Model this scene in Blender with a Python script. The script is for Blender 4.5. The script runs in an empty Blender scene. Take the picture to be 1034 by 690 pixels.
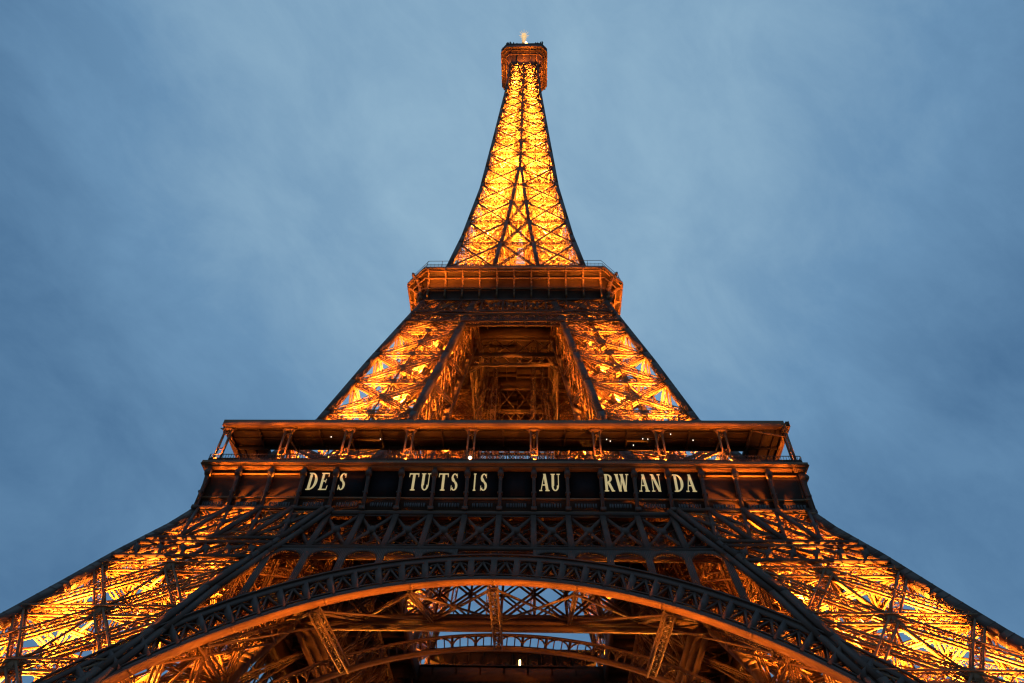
import bpy, math, random
import numpy as np
from mathutils import Matrix, Vector

random.seed(7)
PI = math.pi
C = bpy.context.scene.collection
SC = bpy.context.scene

# ------------------------------------------------------------------ camera
CX, CD, CH, PIT, YAW, ROLL, FPX = 4.0589, 102.108, 1.7, 0.857363, -0.049059, 0.035757, 743.06
fw = Vector((math.sin(YAW)*math.cos(PIT), math.cos(YAW)*math.cos(PIT), math.sin(PIT)))
rt = Vector((math.cos(YAW), -math.sin(YAW), 0)); up0 = rt.cross(fw)
r2 = math.cos(ROLL)*rt + math.sin(ROLL)*up0
u2 = -math.sin(ROLL)*rt + math.cos(ROLL)*up0
cam = bpy.data.cameras.new('camera'); camo = bpy.data.objects.new('camera', cam); C.objects.link(camo)
m = Matrix.Identity(4)
for i in range(3):
    m[i][0] = r2[i]; m[i][1] = u2[i]; m[i][2] = -fw[i]
m[0][3], m[1][3], m[2][3] = CX, -CD, CH
camo.matrix_world = m
cam.sensor_width = 36; cam.lens = FPX/1034*36; cam.clip_start = .5; cam.clip_end = 20000
SC.camera = camo

# ------------------------------------------------------------------ world: dusk sky with thin cloud
w_ = bpy.data.worlds.new('World'); SC.world = w_; w_.use_nodes = True
nt = w_.node_tree; N = nt.nodes; L = nt.links; N.clear()
def nd(t, **k):
    n = N.new(t)
    for a, b in k.items(): setattr(n, a, b)
    return n
out = nd('ShaderNodeOutputWorld'); bg = nd('ShaderNodeBackground')
sky = nd('ShaderNodeTexSky', sky_type='NISHITA', sun_disc=False)
sky.sun_elevation = math.radians(1.0); sky.sun_rotation = math.radians(200)
sky.altitude = 50; sky.dust_density = .6; sky.ozone_density = 3.0
tc = nd('ShaderNodeTexCoord')
mp0 = nd('ShaderNodeMapping'); mp0.inputs['Rotation'].default_value = (math.radians(40.9), 0, math.radians(-52))
mp = nd('ShaderNodeMapping'); mp.inputs['Scale'].default_value = (1.9, 2.9, 1.6)
n1 = nd('ShaderNodeTexNoise'); n1.inputs['Scale'].default_value = 3.0; n1.inputs['Detail'].default_value = 8; n1.inputs['Roughness'].default_value = .62; n1.inputs['Distortion'].default_value = .25
n2 = nd('ShaderNodeTexNoise'); n2.inputs['Scale'].default_value = 1.6; n2.inputs['Detail'].default_value = 2
mr = nd('ShaderNodeMapRange'); mr.inputs[1].default_value = .35; mr.inputs[2].default_value = .68
mr2 = nd('ShaderNodeMapRange'); mr2.inputs[1].default_value = .3; mr2.inputs[2].default_value = .7
# brightness of the overcast grows towards the west-facing zenith in front of the lens; lens vignetting is put in here too
sepd = nd('ShaderNodeVectorMath', operation='DOT_PRODUCT'); sepd.inputs[1].default_value = (-.02, .38, .925)
mr3 = nd('ShaderNodeMapRange'); mr3.inputs[1].default_value = .79; mr3.inputs[2].default_value = 1.0
ad = nd('ShaderNodeMath', operation='MULTIPLY_ADD'); ad.inputs[1].default_value = .22
ad2 = nd('ShaderNodeMath', operation='MULTIPLY_ADD'); ad2.inputs[1].default_value = .16
ad3 = nd('ShaderNodeMath', operation='MULTIPLY'); ad3.inputs[1].default_value = .82
ramp = nd('ShaderNodeValToRGB')
ramp.color_ramp.elements[0].position = .0; ramp.color_ramp.elements[0].color = (.062, .15, .285, 1)
ramp.color_ramp.elements[1].position = 1.; ramp.color_ramp.elements[1].color = (.29, .465, .615, 1)
e = ramp.color_ramp.elements.new(.5); e.color = (.145, .288, .462, 1)
mx = nd('ShaderNodeMix', data_type='RGBA', blend_type='ADD'); mx.inputs[0].default_value = .04
L.new(tc.outputs['Generated'], mp0.inputs[0]); L.new(mp0.outputs[0], mp.inputs[0]); L.new(mp.outputs[0], n1.inputs[0]); L.new(tc.outputs['Generated'], n2.inputs[0])
L.new(n1.outputs[0], mr.inputs[0]); L.new(n2.outputs[0], mr2.inputs[0])
L.new(tc.outputs['Generated'], sepd.inputs[0]); L.new(sepd.outputs['Value'], mr3.inputs[0])
L.new(mr3.outputs[0], ad3.inputs[0]); L.new(mr2.outputs[0], ad2.inputs[0]); L.new(ad3.outputs[0], ad2.inputs[2])
L.new(mr.outputs[0], ad.inputs[0]); L.new(ad2.outputs[0], ad.inputs[2])
L.new(ad.outputs[0], ramp.inputs[0]); L.new(ramp.outputs[0], mx.inputs[6]); L.new(sky.outputs[0], mx.inputs[7])
L.new(mx.outputs[2], bg.inputs[0]); bg.inputs[1].default_value = .95
L.new(bg.outputs[0], out.inputs[0])

sun = bpy.data.lights.new('sun', 'SUN'); sun.energy = .04; sun.angle = math.radians(25); sun.color = (1, .8, .65)
so = bpy.data.objects.new('sun', sun); C.objects.link(so); so.rotation_euler = (math.radians(80), 0, math.radians(-20))

SC.view_settings.view_transform = 'Standard'; SC.view_settings.look = 'None'
SC.view_settings.exposure = 0.0; SC.view_settings.gamma = 1.0; SC.view_settings.use_curve_mapping = False
SC.render.engine = 'CYCLES'
SC.cycles.use_denoising = True; SC.cycles.denoiser = 'OPENIMAGEDENOISE'; SC.cycles.denoising_input_passes = 'RGB_ALBEDO_NORMAL'; SC.cycles.denoising_prefilter = 'ACCURATE'; SC.cycles.pixel_filter_type = 'BLACKMAN_HARRIS'; SC.cycles.filter_width = 1.25
SC.cycles.max_bounces = 4; SC.cycles.diffuse_bounces = 2; SC.cycles.glossy_bounces = 2
SC.cycles.sample_clamp_indirect = 2.0; SC.cycles.light_sampling_threshold = 0.0; SC.cycles.use_adaptive_sampling = False

# ------------------------------------------------------------------ materials
def mat(name, col, rough=.5, metal=0., var=.25, scale=.7, spec=.4, emit=None, es=0., bump=0.):
    mt = bpy.data.materials.new(name); mt.use_nodes = True
    t = mt.node_tree; b = t.nodes['Principled BSDF']
    b.inputs['Roughness'].default_value = rough; b.inputs['Metallic'].default_value = metal
    b.inputs['Specular IOR Level'].default_value = spec
    tcn = t.nodes.new('ShaderNodeTexCoord'); nz = t.nodes.new('ShaderNodeTexNoise')
    nz.inputs['Scale'].default_value = scale; nz.inputs['Detail'].default_value = 6; nz.inputs['Roughness'].default_value = .65
    r = t.nodes.new('ShaderNodeValToRGB')
    r.color_ramp.elements[0].position = .3; r.color_ramp.elements[1].position = .7
    r.color_ramp.elements[0].color = (*[c*(1-var) for c in col], 1)
    r.color_ramp.elements[1].color = (*[min(1, c*(1+var)) for c in col], 1)
    t.links.new(tcn.outputs['Object'], nz.inputs[0]); t.links.new(nz.outputs[0], r.inputs[0]); t.links.new(r.outputs[0], b.inputs['Base Color'])
    if bump:
        bp = t.nodes.new('ShaderNodeBump'); bp.inputs['Strength'].default_value = bump; bp.inputs['Distance'].default_value = .05
        t.links.new(nz.outputs[0], bp.inputs['Height']); t.links.new(bp.outputs[0], b.inputs['Normal'])
    if emit:
        b.inputs['Emission Color'].default_value = (*emit, 1); b.inputs['Emission Strength'].default_value = es
    return mt
IRON_SHADED = mat('painted_iron_shaded', (.088, .055, .037), .5, spec=.25)  # same iron paint darkened: shade of the unlit members is in the colour
IRON_LIT = mat('painted_iron_lit', (.20, .105, .045), .5, spec=.3)  # same iron paint lightened for the members the lamps reach
DARK = mat('dark_panel', (.012, .010, .010), .7, spec=.15)
DECK = mat('deck_plate', (.07, .045, .03), .7, spec=.15)
GLASSM = mat('pavilion_glass', (.03, .022, .016), .15, spec=.6)
LAMP = mat('lamp_lens', (.8, .6, .3), .4, emit=(1, .62, .2), es=12.)
WLAMP = mat('white_lamp_lens', (.9, .85, .8), .4, emit=(1, .86, .68), es=2.)
GOLD = mat('gold_letters', (.55, .45, .22), .3, var=.3, scale=.9, emit=(1, .80, .38), es=.42)
NAMES = mat('name_relief', (.10, .09, .08), .6)
BEACON = mat('beacon_glass', (.9, .7, .4), .4, emit=(1, .62, .25), es=.8)
STONE = mat('masonry', (.34, .31, .27), .85, var=.2, scale=.4, bump=.4)

# ------------------------------------------------------------------ mesh builder
class MB:
    def __init__(s): s.P0 = []; s.P1 = []; s.A = []; s.Bw = []; s.U = []; s.V = []; s.F = []
    def beam(s, p0, p1, a, b=None, up=(0, 0, 1)):
        s.P0.append(p0); s.P1.append(p1); s.A.append(a); s.Bw.append(a if b is None else b); s.U.append(up)
    def box(s, x0, x1, y0, y1, z0, z1):
        s.beam(((x0+x1)/2, (y0+y1)/2, z0), ((x0+x1)/2, (y0+y1)/2, z1), x1-x0, y1-y0, (0, 1, 0))
    def quads(s, V, F):
        o = len(s.V); s.V += [tuple(v) for v in V]; s.F += [tuple(i+o for i in f) for f in F]
    def prism(s, pts, off):          # polygon extruded by vector off
        n = len(pts); V = [tuple(p) for p in pts]+[tuple(np.add(p, off)) for p in pts]
        F = [tuple(range(n)), tuple(range(2*n-1, n-1, -1))]+[(i, i+n, (i+1) % n+n, (i+1) % n) for i in range(n)]
        s.quads(V, F)
    def mesh(s, name):
        V = np.zeros((0, 3)); F4 = np.zeros((0, 4), int); n = len(s.P0)
        if n:
            p0 = np.array(s.P0, float); p1 = np.array(s.P1, float); U = np.array(s.U, float)
            a = np.array(s.A)[:, None]/2; b = np.array(s.Bw)[:, None]/2
            ax = p1-p0; ax /= np.linalg.norm(ax, axis=1)[:, None]+1e-9
            sd = np.cross(ax, U); l = np.linalg.norm(sd, axis=1)
            bad = l < 1e-3
            if bad.any(): sd[bad] = np.cross(ax[bad], [0.123, 1, .2]); l = np.linalg.norm(sd, axis=1)
            sd /= l[:, None]; uu = np.cross(sd, ax)
            V = np.stack([p0-sd*a-uu*b, p0+sd*a-uu*b, p0+sd*a+uu*b, p0-sd*a+uu*b, p1-sd*a-uu*b, p1+sd*a-uu*b, p1+sd*a+uu*b, p1-sd*a+uu*b], 1).reshape(-1, 3)
            q = np.array([[0, 3, 2, 1], [4, 5, 6, 7], [0, 1, 5, 4], [1, 2, 6, 5], [2, 3, 7, 6], [3, 0, 4, 7]])
            F4 = (q[None]+np.arange(n)[:, None, None]*8).reshape(-1, 4)
        me = bpy.data.meshes.new(name)
        o = len(V); allV = np.vstack([V, np.array(s.V, float).reshape(-1, 3)])
        sizes = [4]*len(F4)+[len(f) for f in s.F]
        idx = np.concatenate([F4.ravel(), np.array([i+o for f in s.F for i in f], int)]).astype(np.int32)
        me.vertices.add(len(allV)); me.vertices.foreach_set('co', allV.ravel().astype(np.float32))
        me.loops.add(len(idx)); me.loops.foreach_set('vertex_index', idx)
        me.polygons.add(len(sizes)); st = np.concatenate([[0], np.cumsum(sizes)[:-1]]).astype(np.int32)
        me.polygons.foreach_set('loop_start', st); me.polygons.foreach_set('loop_total', np.array(sizes, np.int32))
        me.update(calc_edges=True); me.validate()
        return me
    def build(s, name, mt, parent=None, me=None):
        if me is None: me = s.mesh(name); me.materials.append(mt)
        o = bpy.data.objects.new(name, me); C.objects.link(o)
        if parent is not None: o.parent = parent
        return o

def V3(*a): return np.array(a, float)
def unit(v): return v/(np.linalg.norm(v)+1e-9)
def lerp(a, b, t): return a+(b-a)*t

def laced(mb, p0, p1, wd, nrm, dp=.5, n=None, ch=.14, lc=.07, sides=True, xl=True):
    """laced girder: four angle chords joined by crossed lacing bars"""
    p0 = np.array(p0, float); p1 = np.array(p1, float); ax = unit(p1-p0)
    nrm = np.array(nrm, float); nrm = unit(nrm-ax*np.dot(nrm, ax)); sd = np.cross(ax, nrm)
    Ln = np.linalg.norm(p1-p0)
    if n is None: n = max(2, int(round(Ln/max(wd*1.45, .4))))
    c = {}
    for a in (-1, 1):
        for b in (-1, 1):
            o = sd*a*wd/2+nrm*b*dp/2; c[a, b] = o; mb.beam(p0+o, p1+o, ch, ch, nrm)
    for k in range(n):
        q0 = lerp(p0, p1, k/n); q1 = lerp(p0, p1, (k+1)/n)
        for b in (-1, 1):
            if xl or k % 2 == 0: mb.beam(q0+c[-1, b], q1+c[1, b], lc, lc*.4, nrm)
            if xl or k % 2 == 1: mb.beam(q0+c[1, b], q1+c[-1, b], lc, lc*.4, nrm)
        if sides:
            a0, a1 = (-1, 1) if k % 2 else (1, -1)
            for a in (-1, 1): mb.beam(q0+c[a, a0], q1+c[a, a1], lc, lc*.4, sd)

# ------------------------------------------------------------------ tower profile
ZS = [0, 32.8, 38.2, 43.1, 48, 51, 57.6, 72.1, 87.9, 110.3, 126.7, 141.6, 167.7, 199.2, 241.2, 276]
WS = [60.6, 43.3, 40.7, 38.4, 35.9, 34.6, 32, 26.8, 23.2, 17.75, 14.35, 12.4, 9.9, 8.1, 5.8, 4.7]
ZI = [0, 27.5, 37.7, 51.3, 57.6, 72.1, 87.6, 108.5, 126.6, 149.6, 180]
WI = [38.6, 29.5, 26.0, 19.3, 16.9, 13.1, 10.65, 7.5, 4.3, 2.2, 0.]
def w(z): return float(np.interp(z, ZS, WS))
def wi(z): return float(np.interp(z, ZI, WI))

root = bpy.data.objects.new('iron_tower', None); C.objects.link(root)
root['label'] = 'tall wrought iron lattice tower glowing gold from inside against the dusk sky'
root['category'] = 'tower'

def spin(o, k):
    """copy of a part (and what it carries) turned by k quarter turns about the tower's axis"""
    c = o.copy(); C.objects.link(c); c.parent = o.parent
    c.matrix_basis = Matrix.Rotation(k*PI/2, 4, 'Z') @ o.matrix_basis
    for ch in o.children:
        if k == 2 and ch.type == 'LIGHT' and ch.data.energy < 3000: continue
        d = ch.copy(); C.objects.link(d); d.parent = c
    return c

SOD = (1, .26, .02); SOD2 = (1, .31, .028)
PW = 4.2
def light(parent, loc, power, direction=(0, 0, 1), cone=150, radius=.35, blend=.5, col=SOD):
    l = bpy.data.lights.new('projector_light', 'SPOT'); l.energy = power*PW; l.color = col
    l.spot_size = math.radians(cone); l.spot_blend = blend; l.shadow_soft_size = radius
    o = bpy.data.objects.new('projector_light', l); C.objects.link(o); o.parent = parent; o.location = loc
    o.rotation_euler = Vector(direction).to_track_quat('-Z', 'Y').to_euler()
    return o
def stand_in_strip(parent, p0, p1, power, direction=(0, 0, 1), spread=170, wd=.12, col=SOD):
    """unseen area light standing in for a row of lamps, no fixture modelled"""
    l = bpy.data.lights.new('stand_in_strip_light', 'AREA'); l.shape = 'RECTANGLE'; l.energy = power*PW; l.color = col
    ax = Vector(p1)-Vector(p0); l.size = ax.length; l.size_y = wd; l.spread = math.radians(spread)
    z = -Vector(direction).normalized(); x = ax.normalized(); y = z.cross(x).normalized(); z = x.cross(y)
    o = bpy.data.objects.new('stand_in_strip_light', l); C.objects.link(o); o.parent = parent
    M = Matrix((x, y, z)).transposed().to_4x4(); M.translation = (Vector(p0)+Vector(p1))/2; o.matrix_basis = M
    return o
fix_me = {}
def floodlight(parent, loc, direction=(0, 0, 1), sc=1.):
    """projector: housing, yoke and glowing lens, aimed along direction"""
    if not fix_me:
        h = MB(); h.box(-.45, .45, -.3, .3, -.35, .1); h.box(-.52, -.46, -.08, .08, -.6, .05); h.box(.46, .52, -.08, .08, -.6, .05); h.box(-.52, .52, -.08, .08, -.68, -.6)
        for k in range(5): h.box(-.36+k*.16, -.32+k*.16, -.26, .26, -.45, -.352)
        fix_me['h'] = h.mesh('floodlight'); fix_me['h'].materials.append(DARK); fix_me['h'].materials.append(LAMP)
        l = MB(); l.box(-.38, .38, -.24, .24, .103, .13)
        fix_me['l'] = l.mesh('lens'); fix_me['l'].materials.append(LAMP)
        # one mesh: the lens joined in as second material
        import bmesh
        bm = bmesh.new(); bm.from_mesh(fix_me['h']); nf = len(bm.faces); bm.from_mesh(fix_me['l']); bm.faces.ensure_lookup_table()
        for f in bm.faces[nf:]: f.material_index = 1
        bm.to_mesh(fix_me['h']); bm.free()
    o = bpy.data.objects.new('floodlight', fix_me['h']); C.objects.link(o); o.parent = parent
    o.location = loc; o.rotation_euler = Vector(direction).to_track_quat('Z', 'Y').to_euler(); o.scale = (sc,)*3
    return o

# ------------------------------------------------------------------ legs
def corners(z, g=0.):
    a, b = w(z)-g, wi(z)+g
    return V3(a, a, z), V3(b, a, z), V3(a, b, z), V3(b, b, z)
FACES = [(0, 1, (0, 1, 0)), (0, 2, (1, 0, 0)), (1, 3, (-1, 0, 0)), (2, 3, (0, -1, 0))]

def leg(zs, name, gw, ch, cw, mode, parent, extra=1, lc=.08, ins=.5):
    mb = MB()
    for (a, b, n) in FACES:
        mids = []
        for k, z in enumerate(zs):
            c = corners(z, ins); P, Q = c[a], c[b]; mids.append((P+Q)/2)
            laced(mb, P, Q, gw, n, .55, None, ch, lc)
            mb.beam((P+Q)/2+V3(0, 0, -.45), (P+Q)/2+V3(0, 0, .45), 1.1, .6, n)       # gusset
            for q in (P, Q):
                e = unit((P+Q)/2-q); mb.beam(q+e*.5+V3(0, 0, -.6), q+e*.5+V3(0, 0, .6), .9, .3, n)
        for k in range(len(zs)-1):
            c0 = corners(zs[k], ins); c1 = corners(zs[k+1], ins)
            P0, Q0, P1, Q1 = c0[a], c0[b], c1[a], c1[b]
            if mode == 'double':
                for s_, t_ in ((P0, mids[k+1]), (Q0, mids[k+1]), (mids[k], P1), (mids[k], Q1)):
                    laced(mb, s_, t_, gw*.8, n, .45, None, ch, lc, sides=False)
            else:
                laced(mb, P0, Q1, gw*.85, n, .45, None, ch, lc)
                laced(mb, Q0, P1, gw*.85, n, .41, None, ch, lc, sides=False)
                M = (P0+Q0+P1+Q1)/4
                mb.beam(M+V3(0, 0, -.35), M+V3(0, 0, .35), .95, .48, n)
            mb.beam(mids[k], mids[k+1], .16, .16, n)
    # diaphragms and the inner bracing that fans out from the nodes
    for k, z in enumerate(zs):
        A, B, Cc, D = corners(z, ins+.3)
        m0, m1, m2, m3 = (A+B)/2, (A+Cc)/2, (B+D)/2, (Cc+D)/2
        laced(mb, A, D, gw*.7, (0, 0, 1), .4, None, ch, lc, sides=False)
        laced(mb, B, Cc, gw*.7, (0, 0, 1), .4, None, ch, lc, sides=False)
        for p, q in ((m0, m1), (m1, m3), (m3, m2), (m2, m0)): mb.beam(p, q, .22, .22)
        if k < len(zs)-1 and extra:
            A1, B1, C1, D1 = corners(zs[k+1], ins+.3); n0, n1_, n2_, n3_ = (A1+B1)/2, (A1+C1)/2, (B1+D1)/2, (C1+D1)/2
            ctr = (A+D)/2; ctr1 = (A1+D1)/2
            for p in (m0, m1, m2, m3): mb.beam(p, ctr1, .16, .16)
            for p in (n0, n1_, n2_, n3_): mb.beam(ctr, p, .16, .16)
            for p, q in ((m0, n3_), (m1, n2_), (m2, n1_), (m3, n0)): laced(mb, p, q, .5, (1, 0, 0), .4, 8, .1, .05, sides=False, xl=False)
            for p in (A, B, Cc, D):
                for q in (n0, n1_, n2_, n3_):
                    if random.random() < .25*extra: mb.beam(lerp(p, q, .05), lerp(p, q, .95), .12, .12)
            # lift track: two rails with sleepers, and stair flights
            for sgn in (-1, 1):
                o = V3(sgn*1.6, -sgn*1.6, 0)
                laced(mb, ctr+o, ctr1+o, .7, (1, 1, 0), .6, None, .16, .07)
            for j in range(7):
                c_ = lerp(ctr, ctr1, j/7); mb.beam(c_+V3(1.6, -1.6, 0), c_+V3(-1.6, 1.6, 0), .25, .2)
            for j in range(4):
                q0 = lerp(ctr, ctr1, j/4)+V3(-2.6, -2.6, 0); q1 = lerp(ctr, ctr1, (j+1)/4)+V3(-2.6, -2.6, 0)
                off = V3(1.8, -1.8, 0)*(1 if j % 2 else -1)
                mb.beam(q0-off, q1+off, .9, .12); mb.beam(q0-off+V3(0, 0, 1), q1+off+V3(0, 0, 1), .06, .06)
                mb.beam(q1+off, q1-off*1.05, .9, .1)
    part = mb.build(name, IRON_LIT, parent)
    allz = sorted(set(list(zs)+[z for z in ZS+ZI if zs[0] < z < zs[-1]]))
    for j in range(4):
        cb = MB()
        for k in range(len(allz)-1):
            p = corners(allz[k], cw/2)[j]; q = corners(allz[k+1], cw/2)[j]
            d = unit(q-p)*.02
            cb.beam(p, q+d, cw, cw, (1, 0, 0))
            for dx, dy in ((1, 0), (0, 1)):     # cover-plate edges
                pass
            nn = int(np.linalg.norm(q-p)/1.1)
            for t in range(nn):
                c_ = lerp(p, q, (t+.5)/nn); cb.beam(c_-unit(q-p)*.05, c_+unit(q-p)*.05, cw+.03, cw+.03, (1, 0, 0))
        cb.build('corner_chord', IRON_SHADED, part)
    return part

LOWZ = [2.5, 8.9, 15.3, 21.7, 28.1, 34.6, 41.0, 46.2, 51.5, 56.3]
pier = leg(LOWZ, 'lower_pier', .95, .17, 1.0, 'double', root)
UPZ = [58.2, 66.0, 74.2, 82.6, 91.2, 99.6, 106.4, 112.0]
upper = leg(UPZ, 'upper_pier', .8, .16, .95, 'x', root, lc=.075)
def axis(z): a = (w(z)+wi(z))/2; return (a, a, z)
def pier_lights(part, lv, off=0.):
    for z, P in lv:
        a = axis(z); b = axis(z+6); d = (b[0]-a[0], b[1]-a[1], 6)
        light(part, (a[0]+off, a[1]+off, z+.9), P*(3.4 if z < 30 or z > 56 else 4.2), d, 165 if z < 30 else (150 if z > 56 else 118))
        floodlight(part, (a[0]+off, a[1]+off, z+.35), d, 1.3)
PIERL = [(9.2, 18000), (21.9, 24000), (28.4, 19000), (34.9, 10500), (41.3, 5000), (47, 2600)]
UPL = [(59, 16000), (66.3, 15000), (74.5, 13000), (83, 10000), (91.5, 6500), (99.9, 3500)]
pier_lights(pier, PIERL); pier_lights(upper, UPL)
# masonry footing
for c in corners(0):
    st = MB(); st.box(c[0]-3.2, c[0]+3.2, c[1]-3.2, c[1]+3.2, -.2, 1.6); st.box(c[0]-2.5, c[0]+2.5, c[1]-2.5, c[1]+2.5, 1.6, 2.9)
    st.build('masonry_footing', STONE, pier)
for k in (1, 2, 3): spin(pier, k); spin(upper, k)

# ------------------------------------------------------------------ sides of the first storey (front side is y = -w)
def S(x, z, off=0.): return V3(x, -w(z)+off, z)
def SI(x, z, off=0.): return V3(x, -wi(z)+off, z)
MOD = 3.84
NR = (0, -1, 0)
def side_normal(): return (0, -.9, -.4)
NS = side_normal()
bt = MB()
# double-layer truss between and across the piers
ZB, ZT = 44.2, 50.7
for off in (.25, 1.9):
    full = 1 if off < 1 else .8
    for zz, hh in ((ZB, .75), (ZT, .8)):
        a = wi(zz) if zz == ZB else w(zz)
        bt.beam(S(-wi(zz)-1, zz, off), S(wi(zz)+1, zz, off), .45, hh*full, NS)
    for zz in (ZB+.55, ZT-.55):
        bt.beam(S(-wi(zz), zz, off-.1), S(wi(zz), zz, off-.1), .12, .12, NS)
    for k in range(-6, 7):
        x = k*MOD
        if abs(x) < wi(ZB)+.5: bt.beam(S(x, ZB, off), S(x*.985, ZT, off), .62*full, .35, NR)
    for k in range(-6, 6):
        x0, x1 = k*MOD, (k+1)*MOD
        bt.beam(S(x0, ZB+.3, off), S(x1, ZT-.3, off), .36*full, .16, NS)
        bt.beam(S(x1, ZB+.3, off+.12), S(x0, ZT-.3, off+.12), .36*full, .16, NS)
        c_ = (S(x0, ZB, off)+S(x1, ZT, off))/2; bt.beam(c_-V3(0, 0, .4), c_+V3(0, 0, .4), .9, .4, NS)
for k in range(-6, 6):      # light secondary lacing between the two layers
    for t in (.25, .5, .75):
        z = lerp(ZB, ZT, t); bt.beam(S(k*MOD, z, .3), S((k+1)*MOD, z, 1.9), .09, .09)
        bt.beam(S(k*MOD, z, 1.9), S((k+1)*MOD, z+.8, .3), .09, .09)
belt = bt.build('belt_truss', IRON_SHADED, root)
for sgn in (-1, 1):         # the part that crosses the pier face
    pb = MB()
    zr = [(45.5, 51.3, 4, .5), (42.3, 44.7, 6, .42)]
    def PX(t, z): return sgn*lerp(wi(z)+.3, w(z)-.6, t)
    for off in (-.12,):
        for (z0, z1, nb, ww) in zr:
            for zz in (z0, z1): bt_a = S(PX(0, zz), zz, off); pb.beam(bt_a, S(PX(1, zz), zz, off), .4, .5, NS)
            for j in range(nb):
                t0, t1 = j/nb, (j+1)/nb
                pb.beam(S(PX(t0, z0), z0, off), S(PX(t1, z1), z1, off), ww*.7, .16, NS)
                pb.beam(S(PX(t1, z0), z0, off+.14), S(PX(t0, z1), z1, off+.14), ww*.7, .16, NS)
                if nb == 4: pb.beam(S(PX(t0, z0), z0, off-.1), S(PX(t0, z1), z1, off-.1), ww, .3, NS)
                c_ = (S(PX(t0, z0), z0, off)+S(PX(t1, z1), z1, off))/2; pb.beam(c_-V3(0, 0, .35), c_+V3(0, 0, .35), .7, .3, NS)
    pb.build('pier_belt', IRON_SHADED, belt)

# arch
R0, R1, ZC = 38.9, 42.0, 0.3
def AP(ang, r, off=0.):
    x = r*math.sin(ang); z = ZC+r*math.cos(ang); return S(x, z, off)
def strip(mb, fn, r0, r1, o0, o1, a0, a1, n):
    V = []
    for k in range(n+1):
        a = lerp(a0, a1, k/n); V += [fn(a, r0, o0), fn(a, r1, o0), fn(a, r1, o1), fn(a, r0, o1)]
    F = [(4*k+i, 4*k+(i+1) % 4, 4*k+4+(i+1) % 4, 4*k+4+i) for k in range(n) for i in range(4)]
    mb.quads(V, F+[(3, 2, 1, 0), (4*n, 4*n+1, 4*n+2, 4*n+3)])
ar = MB(); NA = 96; A0 = math.radians(74)
NC = 48
AD = .8
for off in (0., AD):
    strip(ar, AP, R0, R0+.45, off-.1, off+.1, -A0, A0, NA); strip(ar, AP, R1-.3, R1+.3, off-.1, off+.12, -A0, A0, NA)
    strip(ar, AP, R1+.5, R1+.66, off-.25, off+.1, -A0, A0, NA); strip(ar, AP, R0+.6, R0+.72, off-.16, off+.1, -A0, A0, NA)
strip(ar, AP, R1-.1, R1, .1, AD-.1, -A0, A0, NA)
for off in (0., AD):
    for k in range(NC+1):
        a = -A0+2*A0*k/NC
        ar.beam(AP(a, R0+.3, off), AP(a, R1-.1, off), .62 if off == 0 else .3, .2, NS)
for k in range(NC):
    a, b = -A0+2*A0*k/NC, -A0+2*A0*(k+1)/NC; m_ = (a+b)/2
    for off in (.1, AD-.1):
        ar.beam(AP(a, R0+.3, off), AP(m_, R1-.5, off), .17, .1, NS); ar.beam(AP(b, R0+.3, off), AP(m_, R1-.5, off), .17, .1, NS)
        # curved heads of the little arcade
        q = [AP(lerp(a, b, .5+.42*math.cos(u)), R0+1.7+.95*math.sin(u), off) for u in np.linspace(0, PI, 7)]
        for i in range(6): ar.beam(q[i], q[i+1], .14, .12, NS)
    ar.beam(AP(a, R0+.3, 0), AP(m_, R1-.2, AD), .12, .12); ar.beam(AP(m_, R1-.2, 0), AP(b, R0+.3, AD), .12, .12)
arch = ar.build('arch', IRON_SHADED, root)
so_ = MB()
strip(so_, AP, R0-.1, R0-.01, -.16, AD+.12, -A0, A0, NA)
for k in range(13):       # cover straps over the joints
    a = -A0+2*A0*(k+.5)/13; strip(so_, AP, R0-.14, R0-.102, -.1, AD, a, a+.006, 1)
so_.build('arch_soffit', IRON_LIT, arch)
for k in range(10):       # unseen area lights added under the soffit to light it evenly
    a0_, a1_ = math.radians(-40+8*k+.4), math.radians(-32+8*k-.4); am = (a0_+a1_)/2
    stand_in_strip(arch, AP(a0_, R0-1.5, .9), AP(a1_, R0-1.5, .9), 14*(1-.35*abs(k-4.5)/4.5), AP(am, R0, .3)-AP(am, R0-1.5, .9), 130)

# spandrel plates with arched openings
def top_z(x):
    x = abs(x); zt = ZB-.3
    if x > wi(zt)-.2: zt = float(np.interp(x, WI[::-1], ZI[::-1]))-.2
    return zt
for sgn in (-1, 1):
    sp = MB()
    for k in range(1, 9):
        xa, xb = k*MOD*.985, (k+1)*MOD*.985
        n = 22
        for j in range(n):
            x = lerp(xa, xb, (j+.5)/n); dx = (xb-xa)/n
            zb = ZC+math.sqrt((R1+.3)**2-x*x); zt = top_z(x)
            if zt-zb < .15: continue
            u = abs((j+.5)/n*2-1)
            def seg(z0, z1):
                if z1-z0 > .02: sp.beam(S(sgn*x, z0, .08), S(sgn*x, z1, .08), dx*1.001, .2, NR)
            xm = (xa+xb)/2; h = top_z(xm)-(ZC+math.sqrt((R1+.3)**2-xm*xm))
            if u > .80 or h < .9: seg(zb, zt); continue
            hr = min(h*.4, 1.3)
            ht = zt-.45-hr*(1-math.sqrt(max(0, 1-(u/.8)**2)))
            hb = zb+.25
            if ht < hb+.15: seg(zb, zt)
            else: seg(zb, hb); seg(ht, zt)
    sp.build('spandrel', IRON_SHADED, arch)
# straps along the inner edge of the pier on the front (double line)
for sgn in (-1, 1):
    ed = MB()
    zz = [4, 12, 20, 27.5, 32, 37.7, 43, 47, 51.2]
    for i in range(len(zz)-1):
        for o in (-.7, .3):
            ed.beam(S(sgn*(wi(zz[i])+o), zz[i], -.15), S(sgn*(wi(zz[i+1])+o), zz[i+1], -.15), .5, .3, NS)
    ed.build('edge_strap', IRON_SHADED, arch)

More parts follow.
